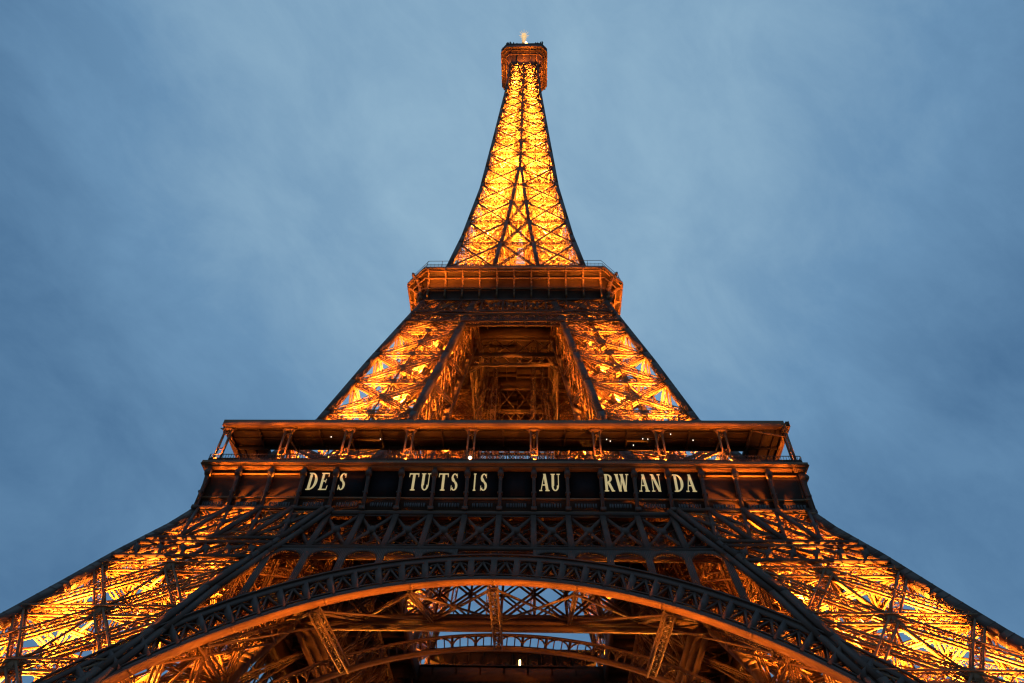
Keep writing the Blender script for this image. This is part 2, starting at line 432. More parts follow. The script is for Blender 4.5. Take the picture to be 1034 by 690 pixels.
# inner arch and inner truss in the plane of the inner pier faces
ZC2 = 1.4
def API(ang, r, off=0.):
    x = r*math.sin(ang); z = ZC2+r*math.cos(ang); return SI(x, z, off)
ia = MB()
strip(ia, API, R0-.15, R0+.15, -.4, .5, -1.0, 1.0, NA); strip(ia, API, R0+1.85, R0+2.15, -.2, .2, -1.0, 1.0, NA)
for k in range(NC*2+1):
    a = -A0*.8+1.6*A0*k/(NC*2)
    wd_ = .32 if k % 3 == 0 else .12
    ia.beam(API(a, R0), API(a, R0+2.0), wd_, .16, NR)
    b = a+1.6*A0/(NC*2)
    if k % 3 == 0:
        c3 = a+4.8*A0/(NC*2); q = [API(lerp(a, c3, .5+.5*math.cos(u)), R0+.3+1.6*math.sin(u), 0.) for u in np.linspace(0, PI, 9)]
        for i in range(8): ia.beam(q[i], q[i+1], .16, .14, NR)
inner = ia.build('inner_arch', IRON_SHADED, root)
it = MB()
IZ0, IZ1 = 45.0, 53.5
for zz, hh in ((IZ0, .9), (IZ1, .6), (IZ0-.9, .95), (IZ0-1.75, .55)):
    it.beam(SI(-wi(zz), zz), SI(wi(zz), zz), .5, hh, NR)
for k in range(-3, 3):
    x0, x1 = (k)*2*MOD, (k+1)*2*MOD
    xm = (x0+x1)/2
    it.beam(SI(xm, IZ0), SI(xm, IZ1), .26, .2, NR)
    it.beam(SI(x0, IZ0), SI(x0, IZ1), .3, .2, NR)
    for o in (-.38, .38):
        it.beam(SI(x0+o, IZ0), SI(x1+o, IZ1), .26, .14, NR); it.beam(SI(x1+o, IZ0, .15), SI(x0+o, IZ1, .15), .26, .14, NR)
        it.beam(SI(x0+o, (IZ0+IZ1)/2, .3), SI(xm+o, IZ1, .3), .2, .12, NR); it.beam(SI(x0+o, (IZ0+IZ1)/2, .3), SI(xm+o, IZ0, .3), .2, .12, NR)
        it.beam(SI(x1+o, (IZ0+IZ1)/2, .3), SI(xm+o, IZ1, .3), .2, .12, NR); it.beam(SI(x1+o, (IZ0+IZ1)/2, .3), SI(xm+o, IZ0, .3), .2, .12, NR)
it.build('inner_truss', IRON_SHADED, inner)
# struts and wind bracing between the two arches
ws_ = MB(); zA = lambda x: ZC+math.sqrt(R0**2-x*x)-.3; zI = lambda x: ZC2+math.sqrt(R0**2-x*x)+.1
xs_ = [-23.5, -15.9, -7.8, 0, 7.8, 15.9, 23.5]
for i, x in enumerate(xs_):
    big = i % 2 == 1
    laced(ws_, S(x, zA(x), AD+.2), SI(x, zI(x) if big else 44.3, 0), .8 if big else .35, (0, 0, 1), .7 if big else .3, None, .16 if big else .1, .09)
    if big: laced(ws_, S(x, zA(x), 1.2), SI(x, 44.6, 0), .5, (0, 0, 1), .3, None, .12, .07, sides=False)
for i in range(len(xs_)-1):
    a, b = xs_[i], xs_[i+1]
    if abs(a) > 20 or abs(b) > 20: za = 43.6
    ws_.beam(S(a, zA(a), 1.2), SI(b, 44.6), .26, .16); ws_.beam(S(b, zA(b), 1.2), SI(a, 44.6, .1), .26, .16)
ws_.build('wind_bracing', IRON_SHADED, inner)
# under-arch projectors on the pier's inner edge
for sgn in (-1, 1):
    loc = (sgn*32.0, -w(17)+.6, 17.0)
    d = (-sgn*.77, (w(17)-w(38))*.64/21, .64)
    light(arch, loc, 2200, d, 46, .3, .6); floodlight(arch, (loc[0], loc[1]+.3, loc[2]-.6), d, 1.2)
for sgn in (-1, 1):
    loc = (sgn*8, -w(30)+8, 30.5)
for k in (1, 2, 3): spin(belt, k); spin(arch, k); spin(inner, k)

# ------------------------------------------------------------------ frieze
WALL = mat('frieze_plate', (.055, .030, .018), .6, spec=.15)
fz = MB(); WF = 34.3
fz.box(-WF, WF-.4, -WF, -WF+.35, 51.0, 57.0)
frieze = fz.build('frieze', WALL, root)
pn = MB()
for b in range(3, 15): x = -34.56+MOD*b; pn.box(x+.2, x+MOD-.2, -WF-.075, -WF-.003, 53.1, 56.7)
dpn = pn.build('display_panel', DARK, frieze)

for xa, xb in ((-34.3, -22.9), (23.1, 33.9)): ld = MB(); ld.box(xa, xb, -WF-.28, -WF-.003, 56.15, 56.26); ld.build('streak_bar', IRON_LIT, frieze)  # added bars that give the bright streak below the cornice at the ends
cn = MB()
# cornice: stepped slab, slightly sagging shadow line and round bead
cn.box(-35.35, 35.35-1.6, -35.38, -33.7, 57.1, 57.55)
cn.box(-35.0, 35.0-1.4, -35.0, -33.9, 56.85, 57.097)
cn.beam((-35.3, -35.42, 57.2), (35.3, -35.42, 57.2), .14, .14)
cn.box(-34.8, 34.8-.9, -34.62, -33.9, 50.75, 51.05); cn.box(-34.6, 34.6-.6, -34.52, -33.95, 52.75, 52.95)
cn.build('cornice', IRON_LIT, frieze)
for b in range(18):
    nm = MB()
    x = -34.56+MOD*b+.75; x1 = x+MOD-1.5
    while x < x1:
        l = random.uniform(.1, .26); nm.box(x, x+l, -WF-.06, -WF, 51.75, 52.3); x += l+random.uniform(.06, .14)
    nm.build('name_relief', NAMES, frieze)
# console bracket
cmesh = {}
def console_mesh(detail=True):
    c = MB(); prof = [(0, 51.05), (-.55, 51.05), (-.38, 51.9), (-.36, 53.2), (-.5, 54.6), (-.72, 55.6), (-.8, 56.85), (0, 56.85)]
    c.prism([(-.2, p[0], p[1]) for p in prof], (.4, 0, 0))
    nseg = 14
    for (r, x0, x1) in ((.46, -.28, .28), (.28, -.34, .34)):
        c.prism([(x0, -.6+r*math.cos(u), 56.05+r*math.sin(u)) for u in np.linspace(0, 2*PI, nseg, endpoint=False)], (x1-x0, 0, 0))
    c.box(-.3, .3, -.58, 0, 53.3, 53.55); c.box(-.32, .32, -.62, 0, 51.06, 51.5)
    c.box(-.12, .12, -.62, -.3, 51.5, 55.2)
    me = c.mesh('console'); me.materials.append(IRON_SHADED); return me
cme = console_mesh()
for k in range(19):
    if k == 18: continue        # the far corner bracket belongs to the next side
    o = bpy.data.objects.new('console', cme); C.objects.link(o); o.parent = frieze; o.location = (-34.56+MOD*k+(.25 if k == 0 else 0), -WF+.02, 0)
for b0, b1, P_ in ((0, 1, 22), (1, 3, 62), (3, 5, 18), (5, 13, 5), (13, 15, 18), (15, 18, 78)):
    stand_in_strip(frieze, (-34.56+MOD*b0+.5, -34.8, 55.6), (-34.56+MOD*b1-.5, -34.8, 55.6), P_*1.2, (0, .05, 1), 150)
fr2 = []
for k in (1, 2, 3): spin(frieze, k)
frieze['label'] = 'dark frieze with cream lettering between its brackets'
# frieze letters only on the front
def letter(ch, cx, z0, h, wd, mb, y=-WF-.12):
    T, t, s = wd*.30, wd*.10, wd*.09      # thick stroke, thin stroke, serif
    n_ = [0]
    def poly(pts, ):
        n_[0] += 1; off = .004*n_[0]
        mb.prism([(cx+(p[0]-.5)*wd, y-off, z0+p[1]*h) for p in pts], (0, .06, 0))
    def bar(x0, y0, x1, y1, th):          # stroke with horizontal width th
        poly([(x0-th/2, y0), (x0+th/2, y0), (x1+th/2, y1), (x1-th/2, y1)])
    def ser(x, y0, hw=.22): poly([(x-hw, y0), (x+hw, y0), (x+hw, y0+.045), (x-hw, y0+.045)])
    def arc(cx_, cy_, rx, ry, a0, a1, th_mid, th_end, n=14):
        us = np.linspace(a0, a1, n); o_ = []; i_ = []
        for u in us:
            th = th_end+(th_mid-th_end)*abs(math.cos(u))**1.5
            o_.append((cx_+rx*math.cos(u), cy_+ry*math.sin(u)))
            i_.append((cx_+(rx-th)*math.cos(u), cy_+(ry-th*.55)*math.sin(u)))
        for k in range(n-1): poly([o_[k], o_[k+1], i_[k+1], i_[k]]); n_[0] -= 1
        n_[0] += 1
    TH, TN = .26, .08
    if ch == 'I': bar(.5, 0, .5, 1, TH); ser(.5, 0, .25); ser(.5, .955, .25)
    if ch == 'T':
        bar(.5, 0, .5, 1, TH); ser(.5, 0, .24); poly([(.0, .94), (1, .94), (1, 1), (0, 1)]); poly([(0, .78), (.05, .78), (.09, .94), (0, .94)]); poly([(1, .78), (.95, .78), (.91, .94), (1, .94)])
    if ch == 'E':
        bar(.25, 0, .25, 1, TH); poly([(.02, 0), (.95, 0), (.95, .05), (.02, .05)]); poly([(.02, .95), (.9, .95), (.9, 1), (.02, 1)])
        poly([(.3, .49), (.7, .49), (.7, .54), (.3, .54)]); poly([(.88, .05), (.95, .05), (.98, .25), (.93, .25)]); poly([(.86, .95), (.9, .95), (.92, .78), (.88, .78)]); poly([(.66, .4), (.71, .4), (.71, .63), (.66, .63)])
    if ch == 'D':
        bar(.25, 0, .25, 1, TH); ser(.22, 0, .22); ser(.22, .955, .22); arc(.3, .5, .7, .5, -PI/2, PI/2, .28, .08, 20)
    if ch == 'U':
        bar(.25, .3, .25, 1, TH); bar(.82, .3, .82, 1, TN); ser(.25, .955, .22); ser(.82, .955, .17); arc(.49, .31, .37, .31, PI, 2*PI, .2, .09, 16)
    if ch == 'R':
        bar(.22, 0, .22, 1, TH); ser(.22, 0, .22); ser(.2, .955, .2); arc(.3, .75, .52, .25, -PI/2, PI/2, .25, .08, 16); bar(.85, 0, .48, .5, TH); ser(.88, 0, .16)
    if ch == 'A':
        bar(.14, 0, .48, 1, TN); bar(.80, 0, .5, 1, TH); ser(.12, 0, .15); ser(.8, 0, .22); poly([(.24, .32), (.7, .32), (.7, .37), (.24, .37)])
    if ch == 'N':
        bar(.16, 0, .16, 1, TN); bar(.86, 0, .86, 1, TN); bar(.8, 0, .2, 1, TH); ser(.16, 0, .16); ser(.14, .955, .14); ser(.86, .955, .16)
    if ch == 'W':
        bar(.32, 0, .1, 1, .2); bar(.34, 0, .52, 1, TN); bar(.7, 0, .5, 1, .2); bar(.72, 0, .92, 1, TN); ser(.1, .955, .15); ser(.5, .955, .14); ser(.92, .955, .12)
    if ch == 'S':
        arc(.5, .745, .40, .255, PI*.22, PI*1.5, .26, .09, 18); arc(.5, .27, .42, .27, -PI*.8, PI*.5, .28, .09, 18)
        poly([(.12, .0), (.16, .0), (.2, .28), (.12, .28)]); poly([(.84, .99), (.8, .99), (.78, .74), (.84, .74)])
        poly([(.28, .66), (.42, .72), (.78, .4), (.66, .3)])
for ch, x in [('D', -21.90), ('E', -20.50), ('S', -18.4), ('T', -10.10), ('U', -8.70), ('T', -6.65), ('S', -5.35), ('I', -3.00), ('S', -1.95), ('A', 5.05), ('U', 6.30), ('R', 12.45), ('W', 13.95), ('A', 16.40), ('N', 17.80), ('D', 20.35), ('A', 21.70)]:
    wdd = {'I': .62, 'S': .92, 'W': 1.5, 'E': 1.0}.get(ch, 1.12)
    lt = MB(); letter(ch, x, 54.0, 2.45, wdd, lt); lt.build('letter', GOLD, frieze)

# ------------------------------------------------------------------ first floor deck and gallery
dk = MB()
H1 = 14.8
dk.box(-H1, 34.2, -34.2, -H1, 56.75, 57.08)
for k in range(13):
    x = -H1+k*MOD+.5
    if x < 34: dk.box(x-.14, x+.14, -33.9, -H1, 55.5, 56.748)
for k in range(5):
    y = -33.6+k*4.6; dk.box(-H1, 33.9, y-.18, y+.18, 55.15, 56.745)
for k in range(12):
    x = -H1+k*MOD+.5; dk.beam((x, -33.6, 55.3), (x+MOD, -29, 55.3), .14, .14); dk.beam((x+MOD, -33.6, 55.3), (x, -29, 55.3), .14, .14)
dk.box(-H1, H1-.2, -H1-.3, -H1, 54.6, 57.2)
deck = dk.build('first_floor_deck', DECK, root)
for k in (1, 2, 3): spin(deck, k)

gr = MB(); RH = 34.9; RB = 30.4; RZ = 63.9
gr.box(-RH, RB, -RH, -RB, RZ, RZ+.2)
gr.box(-RH-.05, RH-.5, -RH-.08, -RH+.25, RZ-.35, RZ+.42)           # fascia
gr.box(-RH+.3, RB, -RB-.25, -RB-.001, RZ-.5, RZ-.001)
for k in range(19):
    x = -34.56+k*MOD
    if x < RB: gr.box(x-.1, x+.1, -RH+.3, -RB-.3, RZ-.42, RZ-.002)
for y in (-33.6, -32.2): gr.box(-RH+.3, RB, y-.06, y+.06, RZ-.25, RZ-.003)
gal = gr.build('gallery_roof', DECK, root)
fa = MB(); fa.box(-RH-.12, RH-.5, -RH-.14, -RH-.082, RZ-.4, RZ+.46); fa.box(-RH-.12, RH-.5, -RH-.14, -RH+.5, RZ-.46, RZ-.402); fa.build('fascia', IRON_LIT, gal)
def post_mesh():
    c = MB()
    for s_ in (-.4, .4):
        c.beam((s_, -.05, 57.75), (s_, .0, 63.5), .2, .26, (0, 1, 0))
    for k in (2, 5): z = 58.3+k*.8; c.beam((-.36, 0, z), (.36, 0, z+.6), .05, .1, (0, 1, 0)); c.beam((.36, .02, z), (-.36, .02, z+.6), .05, .1, (0, 1, 0))
    c.box(-.6, .6, -.35, .4, 57.56, 58.0); c.box(-.5, .5, -.25, .3, 58.0, 58.35)
    c.box(-.55, .55, -.3, .3, 63.1, 63.5)
    for s_ in (-1, 1): c.prism([(s_*.36, -.12, 62.1), (s_*.36, -.12, 63.4), (s_*1.15, -.12, 63.5), (s_*.7, -.12, 63.2)], (0, .2, 0))
    c.beam((0, .1, 62.4), (0, 3.9, 63.4), .12, .2)
    me = c.mesh('post'); me.materials.append(IRON_LIT); return me
pme = post_mesh()
for k in range(9):
    o = bpy.data.objects.new('post', pme); C.objects.link(o); o.parent = gal; o.location = (-34.3+k*2*MOD*.993, -34.35, 0)
    x = -34.3+k*2*MOD*.993
    light(gal, (x+.1, -35.15, 57.9), 620, (0, .06, 1), 75, .1)
stand_in_strip(gal, (-34.3, -35.3, 59.0), (33.5, -35.3, 59.0), 260, (0, .02, 1), 90)
rl = MB()
for zz in (58.15, 58.75): rl.beam((-34.9, -35.0, zz), (34.9, -35.0, zz), .07, .07)
x = -34.9
while x < 34.9: rl.beam((x, -35.0, 57.55), (x, -35.0, 58.8), .05, .05); x += .32
rl.beam((-34.9, -34.97, 57.95), (34.9, -34.97, 57.95), .03, .35, (0, 0, 1))
rl.build('railing', IRON_SHADED, gal)
# thin inner row of columns behind the walkway
ic = MB()
for k in range(17):
    x = -30+k*MOD
    if x < RB: ic.beam((x, -RB-.4, 57.1), (x, -RB-.4, RZ), .12, .12)
ic.build('inner_column', IRON_SHADED, gal)
lp = MB(); lp.box(-.045, .045, -.045, .045, 0, .12); lp.beam((0, 0, .12), (0, 0, .14), .03, .03); lme = lp.mesh('ceiling_spot'); lme.materials.append(WLAMP)
for k in range(9):
    x = random.choice([random.uniform(-31, -14), random.uniform(12, 30)]); y = random.uniform(-34, -31)
    o = bpy.data.objects.new('ceiling_spot', lme); C.objects.link(o); o.parent = gal; o.location = (x, y, RZ-.6)
for k in (1, 2, 3):
    c = spin(gal, k)
bl = MB()
bl.prism([(-3.7+.22*math.cos(u), -35.12, 58.3+.22*math.sin(u)) for u in np.linspace(0, 2*PI, 10, endpoint=False)], (0, .12, 0))
bl.build('bulkhead_lamp', WLAMP, gal)

# pavilions on the first floor
pv = MB()
pv.box(-12.5, 12.5, -28.5, -21.5, 57.1, 57.4)
pv.prism([(-14.6, -29, 62.4), (-14.6, -21.2, 62.8), (-14.6, -21.2, 63.1), (-14.6, -29, 62.7)], (29.2, 0, 0))
for k in range(11):
    x = -12.5+k*2.5
    for y in (-28.5, -21.5): pv.box(x-.08, x+.08, y-.08, y+.08, 57.4, 62.2 if y < -25 else 62.5)
for y in (-28.5, -21.5):
    for z in (58.6, 60.4): pv.box(-12.5, 12.5, y-.05, y+.05, z-.05, z+.05)
pav = pv.build('pavilion', DARK, root)
pg = MB()
for k in range(10):
    x = -12.5+k*2.5; pg.box(x+.1, x+2.4, -21.58, -21.54, 57.42, 62.3)
pg.build('glazing', GLASSM, pav)
pl = MB()
for x, y in ((-1.3, -20.9),):
    pl.prism([(x+.16*math.cos(u), y+.16*math.sin(u), 60.0) for u in np.linspace(0, 2*PI, 10, endpoint=False)], (0, 0, 1.0))
pl.build('pendant_lamp', LAMP, pav)
light(pav, (1.0, -19.9, 59.0), 14, (1.5, -1, .3), 170)
for k in (1, 2, 3): spin(pav, k)

# ------------------------------------------------------------------ second floor
b2 = MB()
for (z0, z1, nb, ww, layers) in ((106.4, 111.4, 9, .26, (0., 1.2)), (102.6, 105.2, 18, .16, (0., 1.0))):
    for off in layers:
        for zz in (z0, z1): b2.beam(S(-w(zz)+.5, zz, off-.1), S(w(zz)-.5, zz, off-.1), .35, .42, NS)
        for j in range(nb):
            xa0, xb0 = lerp(-w(z0), w(z0), j/nb), lerp(-w(z0), w(z0), (j+1)/nb); xa1, xb1 = lerp(-w(z1), w(z1), j/nb), lerp(-w(z1), w(z1), (j+1)/nb)
            b2.beam(S(xa0, z0, off), S(xb1, z1, off), ww, .1, NS); b2.beam(S(xb0, z0, off+.1), S(xa1, z1, off+.1), ww, .1, NS)
            if j: b2.beam(S(xa0, z0, off), S(xa1, z1, off), ww, .2, NS)
            xm0, xm1 = (xa0+xb0)/2, (xa1+xb1)/2
            b2.beam(S(xm0, z0, off+.2), S(xb1, (z0+z1)/2+1.2, off+.2), .1, .06, NS); b2.beam(S(xm0, z0, off+.2), S(xa1, (z0+z1)/2+1.2, off+.2), .1, .06, NS)
# ornamental panel in the middle bay
for j in range(12):
    x = -4.6+j*.8; b2.box(x, x+.4, -w(108.5)-.2, -w(108.5)-.1, 108.2, 109.6)
belt2 = b2.build('upper_belt_truss', IRON_SHADED, root)
i2 = MB()
for (z0, z1, nb) in ((103.5, 106.5, 8), (107.0, 112.5, 4)):
    for zz in (z0, z1): i2.beam(SI(-wi(zz), zz), SI(wi(zz), zz), .5, .4, NR)
    for j in range(nb):
        a, b = lerp(-wi(z0), wi(z0), j/nb), lerp(-wi(z0), wi(z0), (j+1)/nb)
        i2.beam(SI(a, z0), SI(b, z1), .2, .1, NR); i2.beam(SI(b, z0, .12), SI(a, z1, .12), .2, .1, NR)
for sgn in (-1, 1): i2.beam(SI(sgn*wi(103.5), 101.5), SI(sgn*(wi(103.5)-1.6), 103.3), .3, .3, NR)
i2.box(-7.4, 7.2, -7.5, -6.8, 112.6, 116.0)
i2.build('inner_belt', IRON_SHADED, belt2)
d2 = MB(); H2 = .1
d2.box(-H2, 17.4, -17.4, -H2, 116.2, 116.5)
for k in range(9):
    x = -H2+k*2.1; d2.box(x, x+.16, -17.3, -H2, 115.2, 116.195)
for k in range(5): y = -17.2+k*2.9; d2.box(-H2, 17.3, y, y+.16, 114.9, 116.19)
d2.build('second_floor_deck', DECK, belt2)
# sides of the suspended machine room seen through the opening
mr_ = MB()
for x in (-3.6, 3.6): laced(mr_, (x, 9.0, 60), (x, 5.0, 112), .8, (0, -1, 0), .6, 34, .12, .07)
mr_.build('lift_guide', IRON_SHADED, belt2)
for k in (1, 2, 3): spin(belt2, k)

cv = MB()
def octo(h, c): return [(-(h-c), -h), (h-c, -h), (h, -(h-c))]
prof = []
for u in np.linspace(0, 1, 9):
    h = 17.6+2.95*(1-math.cos(u*PI/2)); z = 111.7+5.4*math.sin(u*PI/2); prof.append((h, max(.05, 3.7*u), z))
pts = [[V3(a, b, z) for a, b in octo(h, c)] for h, c, z in prof]
VV = [p for r in pts for p in r]; FF = []
for i in range(len(pts)-1):
    for j in range(2): FF.append((i*3+j, i*3+j+1, i*3+j+4, i*3+j+3))
cv.quads(VV, FF)
def ring(mb, h0, c0, z0, z1, th=.3, half=True):
    a = octo(h0, c0)
    for j in range(2):
        p, q = V3(*a[j], (z0+z1)/2), V3(*a[j+1], (z0+z1)/2); mb.beam(p, q, th, z1-z0)

ring(cv, 18.35, 1.3, 114.1, 114.3, .3); ring(cv, 19.35, 2.4, 115.9, 116.1, .12)
tp = octo(20.8, 3.8); cv.quads([V3(*tp[0], 117.52), V3(*tp[1], 117.52), V3(*tp[2], 117.52), V3(9, -9, 117.52), V3(-9, -9, 117.52)], [(0, 1, 2, 3, 4)])
sec = cv.build('second_floor_gallery', WALL, root)
tr_ = MB(); ring(tr_, 20.75, 3.7, 116.95, 117.5, .5); ring(tr_, 20.6, 3.65, 116.5, 116.7, .2); ring(tr_, 19.5, 2.4, 115.6, 115.9, .2); ring(tr_, 18.5, 1.3, 113.6, 113.8, .3); tr_.build('fascia', IRON_LIT, sec)
# brackets
def bracket(mb, x0, y0, dx, dy, x1s=1):
    P = []
    for h, c, z in prof: P.append((h-17.6, z))
    base = V3(x0, y0, 0); d = V3(dx, dy, 0)
    n = len(P)
    for i in range(n-1):
        a = base+d*(P[i][0]+.42)+V3(0, 0, P[i][1]); b = base+d*(P[i+1][0]+.42)+V3(0, 0, P[i+1][1]-.2)
        mb.beam(a, b, .3, .9, (dx, dy, -.3))
for k in range(11):
    br = MB(); x = -16.4+k*3.28; bracket(br, x, -17.6, 0, -1)
    br.build('bracket', IRON_LIT, sec)
for t in (.0, .5):
    br = MB(); bracket(br, 17.3+t, -17.3+t, .7, -.7); 
    if t == 0: br.build('bracket', IRON_LIT, sec)
r2_ = MB()
for zz in (117.9, 118.35, 118.8): ring(r2_, 20.6, 3.7, zz-.03, zz+.03, .06)
a = octo(20.6, 3.7)
for j in range(2):
    nn = 46 if j == 0 else 8
    for i in range(nn): p = lerp(V3(*a[j], 0), V3(*a[j+1], 0), i/nn); r2_.beam(p+V3(0, 0, 117.5), p+V3(0, 0, 119.0), .05, .05)
for i in range(12): p = lerp(V3(*a[0], 0), V3(*a[1], 0), i/12); r2_.beam(p+V3(0, 0, 117.5), p+V3(0, .3, 120.3), .07, .07)
ring(r2_, 20.4, 3.7, 120.2, 120.27, .07)
r2_.build('railing', IRON_SHADED, sec)
kk = MB(); kk.box(-8, 8, -16.8, -13.8, 117.55, 120.4); kk.box(-8.4, 8.4, -17.2, -13.4, 120.4, 120.6)
kk.build('kiosk', DECK, sec)
for x0, x1, P_ in ((-17, -11, 130), (-10, -5, 70), (-3, 3, 22), (5, 10, 45), (11, 17, 110)): stand_in_strip(sec, (x0, -20.3, 113.8), (x1, -20.3, 113.8), P_, (0, .3, 1), 150)
stand_in_strip(sec, (-6, -12.5, 108), (6, -12.5, 108), 170, (0, 0, 1), 150)  # added to brighten the deck underside between the belts
light(sec, (19.8, -19.8, 113.2), 200, (-.2, .2, 1), 150, .2)
light(sec, (3.0, -5, 96), 1100, (0, -.1, 1), 120, .3)  # added dim lamp in the open centre, lights the floor from below
for k in (1, 2, 3): spin(sec, k)

# ------------------------------------------------------------------ spire
SZ = [117, 127, 138, 149, 160, 170.3, 180, 189.5, 198.6, 207, 215, 222.5, 230, 237, 243.6, 250, 256, 261.6, 267]
spm = MB(); spo = MB()
for k, z in enumerate(SZ):
    top = z >= 179
    for (a, b, n) in (FACES if not top else FACES[:2]):
        c = corners(z, .25); P, Q = c[a].copy(), c[b].copy()
        if top: Q[0 if b == 1 else 1] = 0
        if np.linalg.norm(P-Q) < .5: continue
        laced(spm, P, Q, .55, n, .4, None, .12, .07)
        if k < len(SZ)-1:
            c1 = corners(SZ[k+1], .25); P1, Q1 = c1[a].copy(), c1[b].copy()
            if top: Q1[0 if b == 1 else 1] = 0
            outer = n[0] > 0 or n[1] > 0; tgt = spo if outer else spm
            tgt.beam(P, Q1, .42, .22, n); tgt.beam(Q, P1, .42, .18, n)
            for q in (P, Q): e = unit((P+Q)/2-q)*.25; tgt.beam(q+e+V3(0, 0, -.45), q+e+V3(0, 0, .45), .9, .45, n)
            M = (P+Q+P1+Q1)/4; tgt.beam(M+V3(0, 0, -.3), M+V3(0, 0, .3), .7, .34, n)
            # secondary lattice set back inside the face
            o = -np.array(n, float)*1.0
            for t in (.25, .5, .75):
                spm.beam(lerp(P, Q, t)+o, lerp(P1, Q1, t)+o, .1, .1, n)
                spm.beam(lerp(P, P1, t)+o, lerp(Q, Q1, t)+o, .1, .1, n)
            for (u0, u1) in ((0, .5), (.5, 1), (.5, 0), (1, .5)):
                spm.beam(lerp(P, Q, u0)+o, (lerp(P, Q, u1)+lerp(P1, Q1, u1))/2+o, .14, .08, n)
                spm.beam((lerp(P, Q, u0)+lerp(P1, Q1, u0))/2+o, lerp(P1, Q1, u1)+o, .14, .08, n)
    # diaphragm
    A, B, Cc, D = corners(z, .3); ctr = V3(1.2, 1.2, z)
    for q in (A, B, Cc): spm.beam(q, ctr, .2, .3)
    spm.beam(B, Cc, .25, .3)
    for t in (.2, .35, .5, .65, .8):
        spm.beam(lerp(A, B, t), lerp(Cc, V3(0.6, .6, z), t), .12, .2); spm.beam(lerp(A, Cc, t), lerp(B, V3(.6, .6, z), t), .12, .2)
    if k < len(SZ)-1:
        z1 = SZ[k+1]; A1, B1, C1, D1 = corners(z1, .3); c1 = V3(1.2, 1.2, z1); h = (z+z1)/2
        for q in (A1, B1, C1): spm.beam(ctr, lerp(q, ctr+V3(0, 0, z1-z), .1), .14, .14)
        for q in (A, B, Cc): spm.beam(q, c1, .12, .12)
        Ah, Bh, Ch_, Dh = corners(h, .3)
        spm.beam(Bh, Ch_, .2, .2); spm.beam(Ah, V3(1, 1, h), .16, .16)
        for j in range(6):
            p = lerp(A, A1, random.random()); q = lerp(lerp(B, Cc, random.random()), c1, random.random()); spm.beam(p, q, .09, .09)
            p = lerp(B, B1, random.random()); q = lerp(Cc, C1, random.random()); spm.beam(p, q, .09, .09)
corner = spm.build('spire_corner', IRON_LIT, root); spo.build('face_bracing', IRON_SHADED, corner)
allz = sorted(set(SZ+[z for z in ZS+ZI if 117 < z < 267]))
for j in range(4):
    cb = MB()
    for k in range(len(allz)-1):
        za, zb = allz[k], allz[k+1]
        cw = 1.0-.35*(za-117)/150
        if j == 3 and za >= 127: continue
        if j == 3: cw = .4
        p = corners(za, cw*.35)[j].copy(); q = corners(zb, cw*.35)[j].copy()
        if za >= 179.9 and j in (1, 2):
            ix = 0 if j == 1 else 1; p[ix] = .12; q[ix] = .12; cw *= .7
        cw_ = cw*.78 if j in (1, 2) else cw
        cb.beam(p, q+unit(q-p)*.05, cw_, cw_, (1, 0, 0))
    cb.build('corner_chord', IRON_SHADED, corner)
# centre bracing between the four legs of the spire, on one side
cbm = MB()
for k in range(0, 6):
    z, z1 = SZ[k], SZ[k+1]
    for off in (.3,):
        laced(cbm, S(-wi(z), z, off), S(wi(z), z, off), .5, NR, .4, None, .12, .06)
        if k < 4:
            laced(cbm, S(-wi(z), z, off), S(wi(z1), z1, off), .4, NR, .3, None, .1, .06, sides=False)
            laced(cbm, S(wi(z), z, off), S(-wi(z1), z1, off), .4, NR, .26, None, .1, .06, sides=False)
cbr = cbm.build('centre_bracing', IRON_SHADED, corner)
for k in (1, 2, 3): spin(corner, k)
core = MB()
for sx in (-1, 1):
    for sy in (-1, 1):
        laced(core, (sx*2.4, sy*2.4, 118), (sx*1.6, sy*1.6, 268), .6, (sx, sy, 0), .5, 150, .12, .06, xl=False)
for j in range(75):
    z = 119+j*2; r = lerp(2.4, 1.6, j/75)
    for s_ in (-1, 1):
        core.beam((-r, s_*r, z), (r, s_*r, z+2), .1, .1); core.beam((s_*r, r, z), (s_*r, -r, z+2), .1, .1)
        core.beam((-r, s_*r, z), (r, s_*r, z), .14, .2); core.beam((s_*r, r, z), (s_*r, -r, z), .14, .2)
    a = j*.9; core.beam((3*math.cos(a), 3*math.sin(a), z), (3*math.cos(a+.9), 3*math.sin(a+.9), z+2), .7, .08)
core.box(-6, 6, -6, 6, 196.3, 196.6)
cor = core.build('lift_shaft', IRON_LIT, root)
for i, z in enumerate(SZ[:-1]):
    if z < 165:
        a = (w(z)+wi(z))/2
        for sx in (-1, 1):
            for sy in (-1, 1):
                light(cor, (sx*a, sy*a, z+.8), 7000 if z < 125 else (19000 if z < 145 else 46000), (0, 0, 1), 170, .3, col=SOD2); floodlight(cor, (sx*a, sy*a, z+.4))
    else:
        a = w(z)*.55; P = 43000*(w(z)/9)**2+8000
        for s1, s2 in (((-1, -1), (1, 1)) if i % 2 else ((-1, 1), (1, -1))):
            light(cor, (s1*a, s2*a, z+.8), P*1.3, (0, 0, 1), 170, .3, col=SOD2)
        floodlight(cor, (a, -a, z+.4)); floodlight(cor, (-a, a, z+.4))

